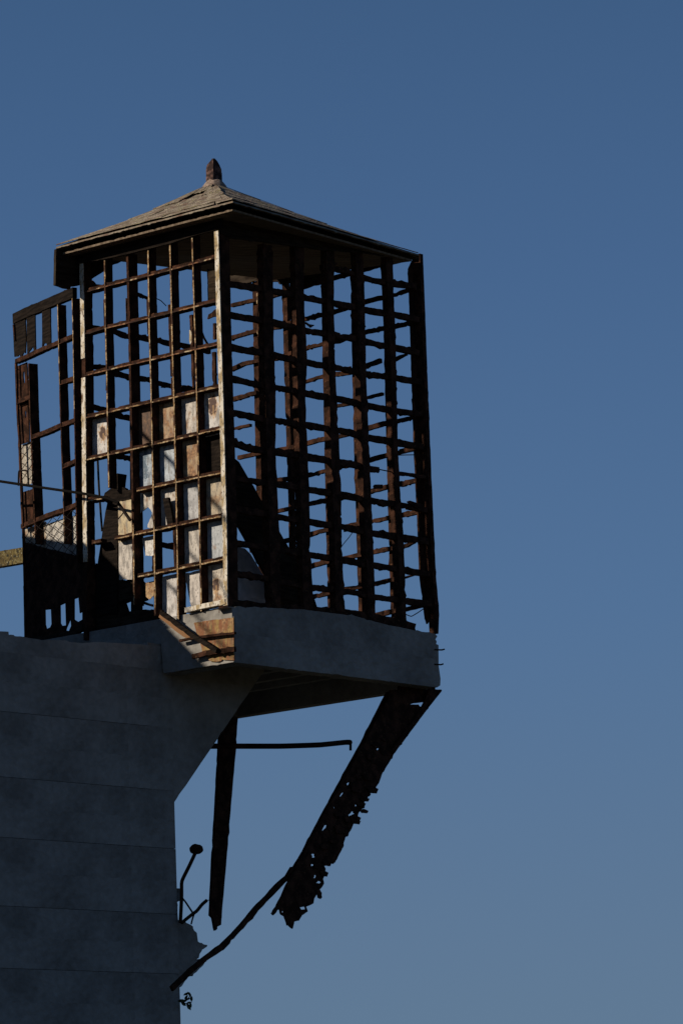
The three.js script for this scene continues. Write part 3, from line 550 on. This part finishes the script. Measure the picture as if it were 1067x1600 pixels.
// ---- window leaf swung open past the sunny wall
const leaf = part(cabin, 'open_window_leaf'); leaf.userData.label = 'tall barred window leaf swung open with chain link over its lower sheet';
const hinge = sunny.at(122, 660), psi2 = rad(32.5), leafP = new Plane(hinge, new THREE.Vector3(-Math.sin(psi2), 0, -Math.cos(psi2)), 1);
const lb = (name, l, w, d, e = 0, r = .004, m = M.rust, pl = leafP) => strip(leaf, name, m, pl, l, w, d, r, e, .035);
lb('stile', [[113.5, 466], [115, 560], [117, 660], [119.5, 800], [121, 880]], .02, .105); lb('stile', [[21, 507, .025], [22, 520, .02], [23, 532, .02]], .02, .1);
lb('stile', [[90.5, 476], [92, 540], [94, 620], [96.5, 700], [99, 760], [101, 850]], .022, .092);
lb('stile', [[45, 568], [47, 640], [49.5, 700], [52, 760], [54.5, 812], [57, 850]], .025, .10);
lb('stile', [[24.5, 567], [27, 640], [30, 690], [31, 720], [33.5, 780], [36, 830], [38, 900], [39.5, 996]], .03, .02);
for (const l of [[[113, 466], [115, 560], [116.5, 640]], [[90.3, 476], [92, 540], [93.7, 610]], [[99, 760], [101, 850]]]) lb('lit_edge_strip', l, .013, .006, 0, .003, M.litPaint, leafP.shift(-.008));
plate(leaf, 'torn_sheet', M.shadeBlack, leafP.shift(.02), [[20.5, 507], [40, 499], [41, 530], [40, 552], [37, 551], [35, 556], [33, 560], [31, 553], [28, 557], [23, 557.5]], .012, .003);
plate(leaf, 'torn_sheet', M.shadeBlack, leafP.shift(.02), [[42, 497], [55, 492], [56, 551], [54, 551], [52, 541], [48, 547], [45, 551], [43, 553]], .012, .003);
plate(leaf, 'torn_sheet', M.shadeBlack, leafP.shift(.02), [[66, 487], [79, 482], [80, 543], [75, 543], [73, 536], [69, 537], [66.5, 543]], .012, .003);
strip(leaf, 'top_rail', M.shadeBlack, leafP.shift(.01), [[20.5, 506], [41, 496], [66, 485.5], [90, 475], [114, 465]], .105, .05, .003, -1);
for (const l of [[[24, 568], [46, 558.5], [66, 549], [90, 539], [113, 529]], [[26, 632], [46, 624]], [[93, 602], [115, 595]], [[48, 687], [70, 679], [95, 668], [117, 660]], [[97, 733], [117, 724]], [[33, 826], [54, 817], [76, 808], [100, 800], [119, 792]]]) { lb('transom', l, .045, .06, -1, .004, M.rust, leafP.shift(.01)); if (l[0][0] > 80 || l[0][1] > 560) lb('lit_edge_strip', l, .010, .008, -1, .003, M.rust, leafP.shift(-.006)); }
const lInf = leafP.shift(.085);
plate(leaf, 'infill_sheet', M.rust, leafP.shift(.05), [[28, 572], [42, 566], [44, 610], [46, 690], [31, 695], [28, 640]], .012, .003, { holes: [[[36.6, 581], [38.4, 580], [39.4, 592], [39.5, 599], [37.5, 598], [36.3, 588]], [[28.6, 576.6], [29.6, 576.2], [29.8, 578.3], [28.8, 578.6]], [[39, 643], [41, 642], [41.5, 652], [40, 654]]] });
const sheetL = paintSheet({ base: [.42, .37, .29], rustAmt: .3, s: 51 });
plate(leaf, 'infill_sheet', sheetL, lInf, [[32, 696], [60, 686], [62, 752], [35, 760]], .006, .003, { fitUV: true });
plate(leaf, 'infill_sheet', M.rust, leafP.shift(.05), [[33, 770], [51, 764], [53, 812], [35, 820]], .01, .004);
plate(leaf, 'infill_sheet', paintSheet({ base: [.50, .43, .33], rustAmt: .38, s: 52 }), lInf, [[38, 828], [72, 815], [74, 880], [42, 884]], .006, .002, { fitUV: true });
plate(leaf, 'infill_sheet', paintSheet({ base: [.50, .46, .40], rustAmt: .16, s: 53 }), lInf, [[64, 822], [113, 806], [115, 890], [66, 890]], .006, .002, { fitUV: true });
plate(leaf, 'infill_sheet', paintSheet({ base: [.46, .43, .38], rustAmt: .2, s: 54 }), lInf, [[110, 808], [128, 802], [129, 870], [112, 876]], .006, .004, { fitUV: true });
// lower sheet with slots; its top edge draws the shadow boundary on the leaf
plate(leaf, 'lower_sheet', M.rust, leafP.shift(.07), [[37, 846], [65, 855], [99, 863], [136, 873], [138, 996], [128, 980], [105, 990], [76, 998], [40, 999]], .012, .004, { step: .05, holes: [[[70.5, 953], [80, 952], [81, 975], [79, 980], [73, 983], [71, 976]], [[94, 946], [102.5, 942], [103.5, 977], [97, 978], [94.5, 974]], [[116, 936], [123, 933.5], [125, 958], [129, 956], [129, 968], [122, 972], [116, 968]], [[108, 972], [110.5, 966], [111.5, 978], [108, 986], [103, 985], [104, 981]], [[56.3, 962], [57.2, 962], [57.6, 985], [57, 988]]] });
strip(leaf, 'skid_bar', M.timber, leafP.shift(.0), [[34, 1003], [80, 996], [108, 991], [127, 980]], .06, .05, .008);
{ // chain link over the lower sheets: zigzag wires
  const cl = leafP.shift(-.03), a = cl.hit(38, 800), b = cl.hit(118, 890), s0 = Math.min(a.x, b.x), s1 = Math.max(a.x, b.x), y0 = cl.hit(60, 890).y, y1 = cl.hit(60, 815).y, pw = .098, ph = .105;
  const gs = [];
  for (let k = 0, s = s0; s < s1; s += pw, k++) { const pts = []; for (let y = y0, j = 0; y <= y1 + (s - s0) * .0 + .02; y += ph / 2, j++) { const q = cl.world(s + ((j + k) % 2 ? pw / 2 : -pw / 2) * .97, y + rr(-.004, .004)); q.addScaledVector(cl.z, (j % 2 ? .003 : -.003)); pts.push(q); } gs.push(new THREE.TubeGeometry(new THREE.CatmullRomCurve3(pts, false, 'catmullrom', .15), pts.length * 5, .0036, 5)); }
  mesh(leaf, 'chain_link', mergeGeometries(gs), M.wire);
  const cu = leafP.shift(-.03), gs2 = [], yy0 = cu.hit(45, 757).y, yy1 = cu.hit(45, 690).y, sa = cu.hit(50, 720).x, sb = cu.hit(30, 720).x;
  for (let s = Math.min(sa, sb), k = 0; s < Math.max(sa, sb); s += pw, k++) { const pts = []; for (let y = yy0, j = 0; y <= yy1; y += ph / 2, j++) pts.push(cu.world(s + ((j + k) % 2 ? pw / 2 : -pw / 2) * .97, y + rr(-.004, .004))); gs2.push(new THREE.TubeGeometry(new THREE.CatmullRomCurve3(pts, false, 'catmullrom', .15), pts.length * 5, .0036, 5)); }
  mesh(leaf, 'chain_link', mergeGeometries(gs2), M.wire);
  mesh(leaf, 'handle', tubeOn(leafP.shift(-.05), [[29.5, 759], [29.5, 748], [30, 737], [32, 735], [40, 735], [43.5, 737], [44.5, 746], [45, 757]], .009, 30), M.wire);
}

// ------------------------------------------------------------------ loose things in and on the cabin
const inside = planeB(.45);
{ const g = extrude(inside, ragged(toPlane(inside, [[362, 712], [374, 722], [426, 812], [484, 911], [496, 950], [450, 955], [441, 939], [408, 881], [376, 823], [362, 800]]), .004, .06), .045); solo('leaning_plank', 'broad black plank leaning diagonally inside the cabin behind the shaded bars', 'plank', g, M.timber); }
{ const P = planeB(.75); const g = extrude(P, ragged(toPlane(P, [[356, 852], [371, 854], [383, 857], [392, 866], [408, 893], [424, 918], [439, 947], [424, 955], [356, 955]]), .002, .06), .012); solo('pale_sheet', 'pale grey sheet with a curved edge leaning in the cabin under the plank', 'sheet', g, M.whiteSheet); }
{ const P = planeA(.125); const g = extrude(P, ragged(toPlane(P, [[181, 741], [184, 739.5], [193, 741], [190, 766], [186, 800], [184, 860], [184, 960], [148, 960], [150, 900], [158, 848], [165, 800], [172, 766]]), .004, .05), .05); solo('leaning_board', 'tall black board leaning behind the sunlit window bars', 'board', g, M.shadeBlack); }
{ const P = planeA(.105); const g = extrude(P, ragged(toPlane(P, [[160, 782], [164, 770], [172, 764], [186, 766], [192, 761], [196, 763], [198, 766], [216, 764], [216, 786], [190, 786], [178, 790]]), .005, .03), .04); solo('crosspiece', 'ragged black crosspiece caught in the window bars above the leaning board', 'crosspiece', g, M.shadeBlack); }
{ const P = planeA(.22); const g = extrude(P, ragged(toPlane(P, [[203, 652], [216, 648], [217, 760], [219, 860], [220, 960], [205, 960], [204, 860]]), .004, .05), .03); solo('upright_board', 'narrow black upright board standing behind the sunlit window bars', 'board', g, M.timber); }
{ const P = planeA(-.03); const g = mergeGeometries([tubeOn(P, [[186, 787], [195, 800], [204, 813]], .016, 6), tubeOn(P, [[185, 811], [192, 803], [196, 795]], .006, 6)]); solo('crossed_rods', 'short crossed dark rods against a cream infill sheet', 'rod', g, M.wire); }
{ const P = planeA(.3); solo('hanging_rod', 'thin dark rod hanging upright inside the corner of the sunlit wall', 'rod', tubeOn(P, [[153, 715], [155, 760], [157, 790], [160, 830]], .011, 12), M.wire); }
{ const P = planeA(.02); const g = extrude(P, ragged(toPlane(P, [[255, 779], [263, 777], [268, 800], [271, 820], [262, 824], [258, 800]]), .004, .03), .03); solo('torn_scrap', 'dark torn strip dangling in front of a cream infill sheet', 'scrap', g, M.shadeBlack); }
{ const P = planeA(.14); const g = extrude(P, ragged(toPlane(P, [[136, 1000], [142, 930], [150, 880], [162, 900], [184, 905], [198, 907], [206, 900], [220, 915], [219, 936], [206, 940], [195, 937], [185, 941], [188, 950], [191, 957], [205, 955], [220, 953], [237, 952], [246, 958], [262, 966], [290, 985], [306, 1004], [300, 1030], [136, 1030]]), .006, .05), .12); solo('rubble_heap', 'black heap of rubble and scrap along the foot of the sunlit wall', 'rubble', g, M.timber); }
{ const P = planeA(.1); const g = extrude(P, ragged(toPlane(P, [[218, 938], [238, 944], [238, 948], [218, 942]]), .002, .04), .02); solo('scrap_bar', 'thin dark bar lying across the gap above the rubble heap', 'bar', g, M.wire); }
{ const P = planeA(-.14); solo('overhead_cable', 'thin black cable running to the cabin past the open window leaf', 'cable', tubeOn(P, [[-330, 700], [-150, 728], [0, 752], [60, 761], [135, 772], [170, 779], [186, 786]], .014, 60), M.cable); }
{ // lichen-covered beam running away behind the open leaf
  const P = leafP.shift(1.6), a = [[-90, 876], [34, 855.5], [46, 853.5], [46, 877], [34, 879.5], [-90, 901]];
  const g = extrude(P, ragged(toPlane(P, a), .002, .06), .1); const t = thing('lichen_beam', 'beam crusted with yellow green lichen running to the open window leaf', 'beam', P.at(-60, 886).setY(0));
  mesh(t, 'beam', g, M.lichen); const q = P.at(-75, 884), pg = new THREE.BoxGeometry(.16, q.y - .02, .16); pg.translate(q.x, (q.y - .1) / 2, q.z - .1); mesh(t, 'post', pg, M.timber);
}

// ------------------------------------------------------------------ neighbouring building whose roof shades the tower (beside the view)
{
  const Pl = sunny.hit(133, 848), bL = Pl.x, yP = Pl.y, t = 2.6;
  const n0 = t, b0 = bL + SUN_ALONG * t, h = yP + SUN_UP * t;             // the point of its eaves corner up-sun of the shade's edge
  const nb = thing('neighbour_building', 'long plain building with a sloping roof standing beside the tower', 'building', AB(-n0 - 12, b0 + 3, 0));
  const a1 = -n0, a0 = -n0 - 26, b1 = b0 + 6, rise = .36;
  const o = N0.clone().setY(0), basis = new THREE.Matrix4().makeBasis(dL, UP, dR);
  const climb = (g) => { const p = g.attributes.position; for (let i = 0; i < p.count; i++) if (p.getY(i) > 1) { const out = -p.getX(i) * dR.x - p.getZ(i) * dR.z + o.dot(dR) - n0; p.setY(i, p.getY(i) + .08 * out); } g.computeVertexNormals(); return g; };
  const prism = (pts, len, a) => { const g = new THREE.ExtrudeGeometry(new THREE.Shape(pts.map(([x, y]) => new THREE.Vector2(x, y))), { depth: len, bevelEnabled: false }); g.applyMatrix4(basis.clone().setPosition(o.clone().addScaledVector(dR, a))); return climb(g); };
  mesh(nb, 'wall', prism([[b0 + .12, -.2], [b1, -.2], [b1, h + rise * 6 - .14], [b0 + .12, h - .1]], 25.8, a0 + .1), M.plaster);
  mesh(nb, 'roof', prism([[b0, h - .09], [b1 + .2, h + rise * 6.2 - .09], [b1 + .2, h + rise * 6.2], [b0, h]], 26, a0), M.plaster);
  const rail = (dy, r) => { const g = new THREE.CylinderGeometry(r, r, 14, 8).rotateX(Math.PI / 2); g.applyMatrix4(basis.clone().setPosition(o.clone().addScaledVector(dR, a1 - 8).addScaledVector(dL, b0 + .03).setY(h + dy))); return climb(g); };
  const gr = thing('guard_rail', 'pipe guard rail along the eaves of the neighbouring building', 'railing', AB(a1 - 8, b0, h));
  mesh(gr, 'rail', rail(.40, .016), M.rust); mesh(gr, 'rail', rail(.92, .018), M.rust); mesh(gr, 'rail', rail(1.66, .026), M.rust);
  for (let k = 0; k < 3; k++) { const g = new THREE.CylinderGeometry(.022, .022, 1.95, 8); g.applyMatrix4(basis.clone().setPosition(o.clone().addScaledVector(dR, a1 - 8.5 - k * 3.2).addScaledVector(dL, b0 + .03).setY(h + .94))); mesh(gr, 'post', climb(g), M.rust); }
}

// ------------------------------------------------------------------ sun placement
{
  const c = AB(1, 1, slabTop);
  sun.target.position.copy(c); sun.position.copy(c).addScaledVector(SUN, 60);
  const s = sun.shadow.camera; s.left = s.bottom = -16; s.right = s.top = 16; s.near = 1; s.far = 140; s.updateProjectionMatrix();
}
console.log('cabin', aRight.toFixed(2), bBack.toFixed(2), 'slab', aSlab.toFixed(2), bSlab.toFixed(2), slabTop.toFixed(2), 'tower', towerEnd.toFixed(2), yTop.toFixed(2), 'roof', [cL, cN, cR, cBk, apex].map((p) => [...abOf(p), p.y].map((v) => v.toFixed(2)).join('/')).join('  '));
renderer.render(scene, camera);
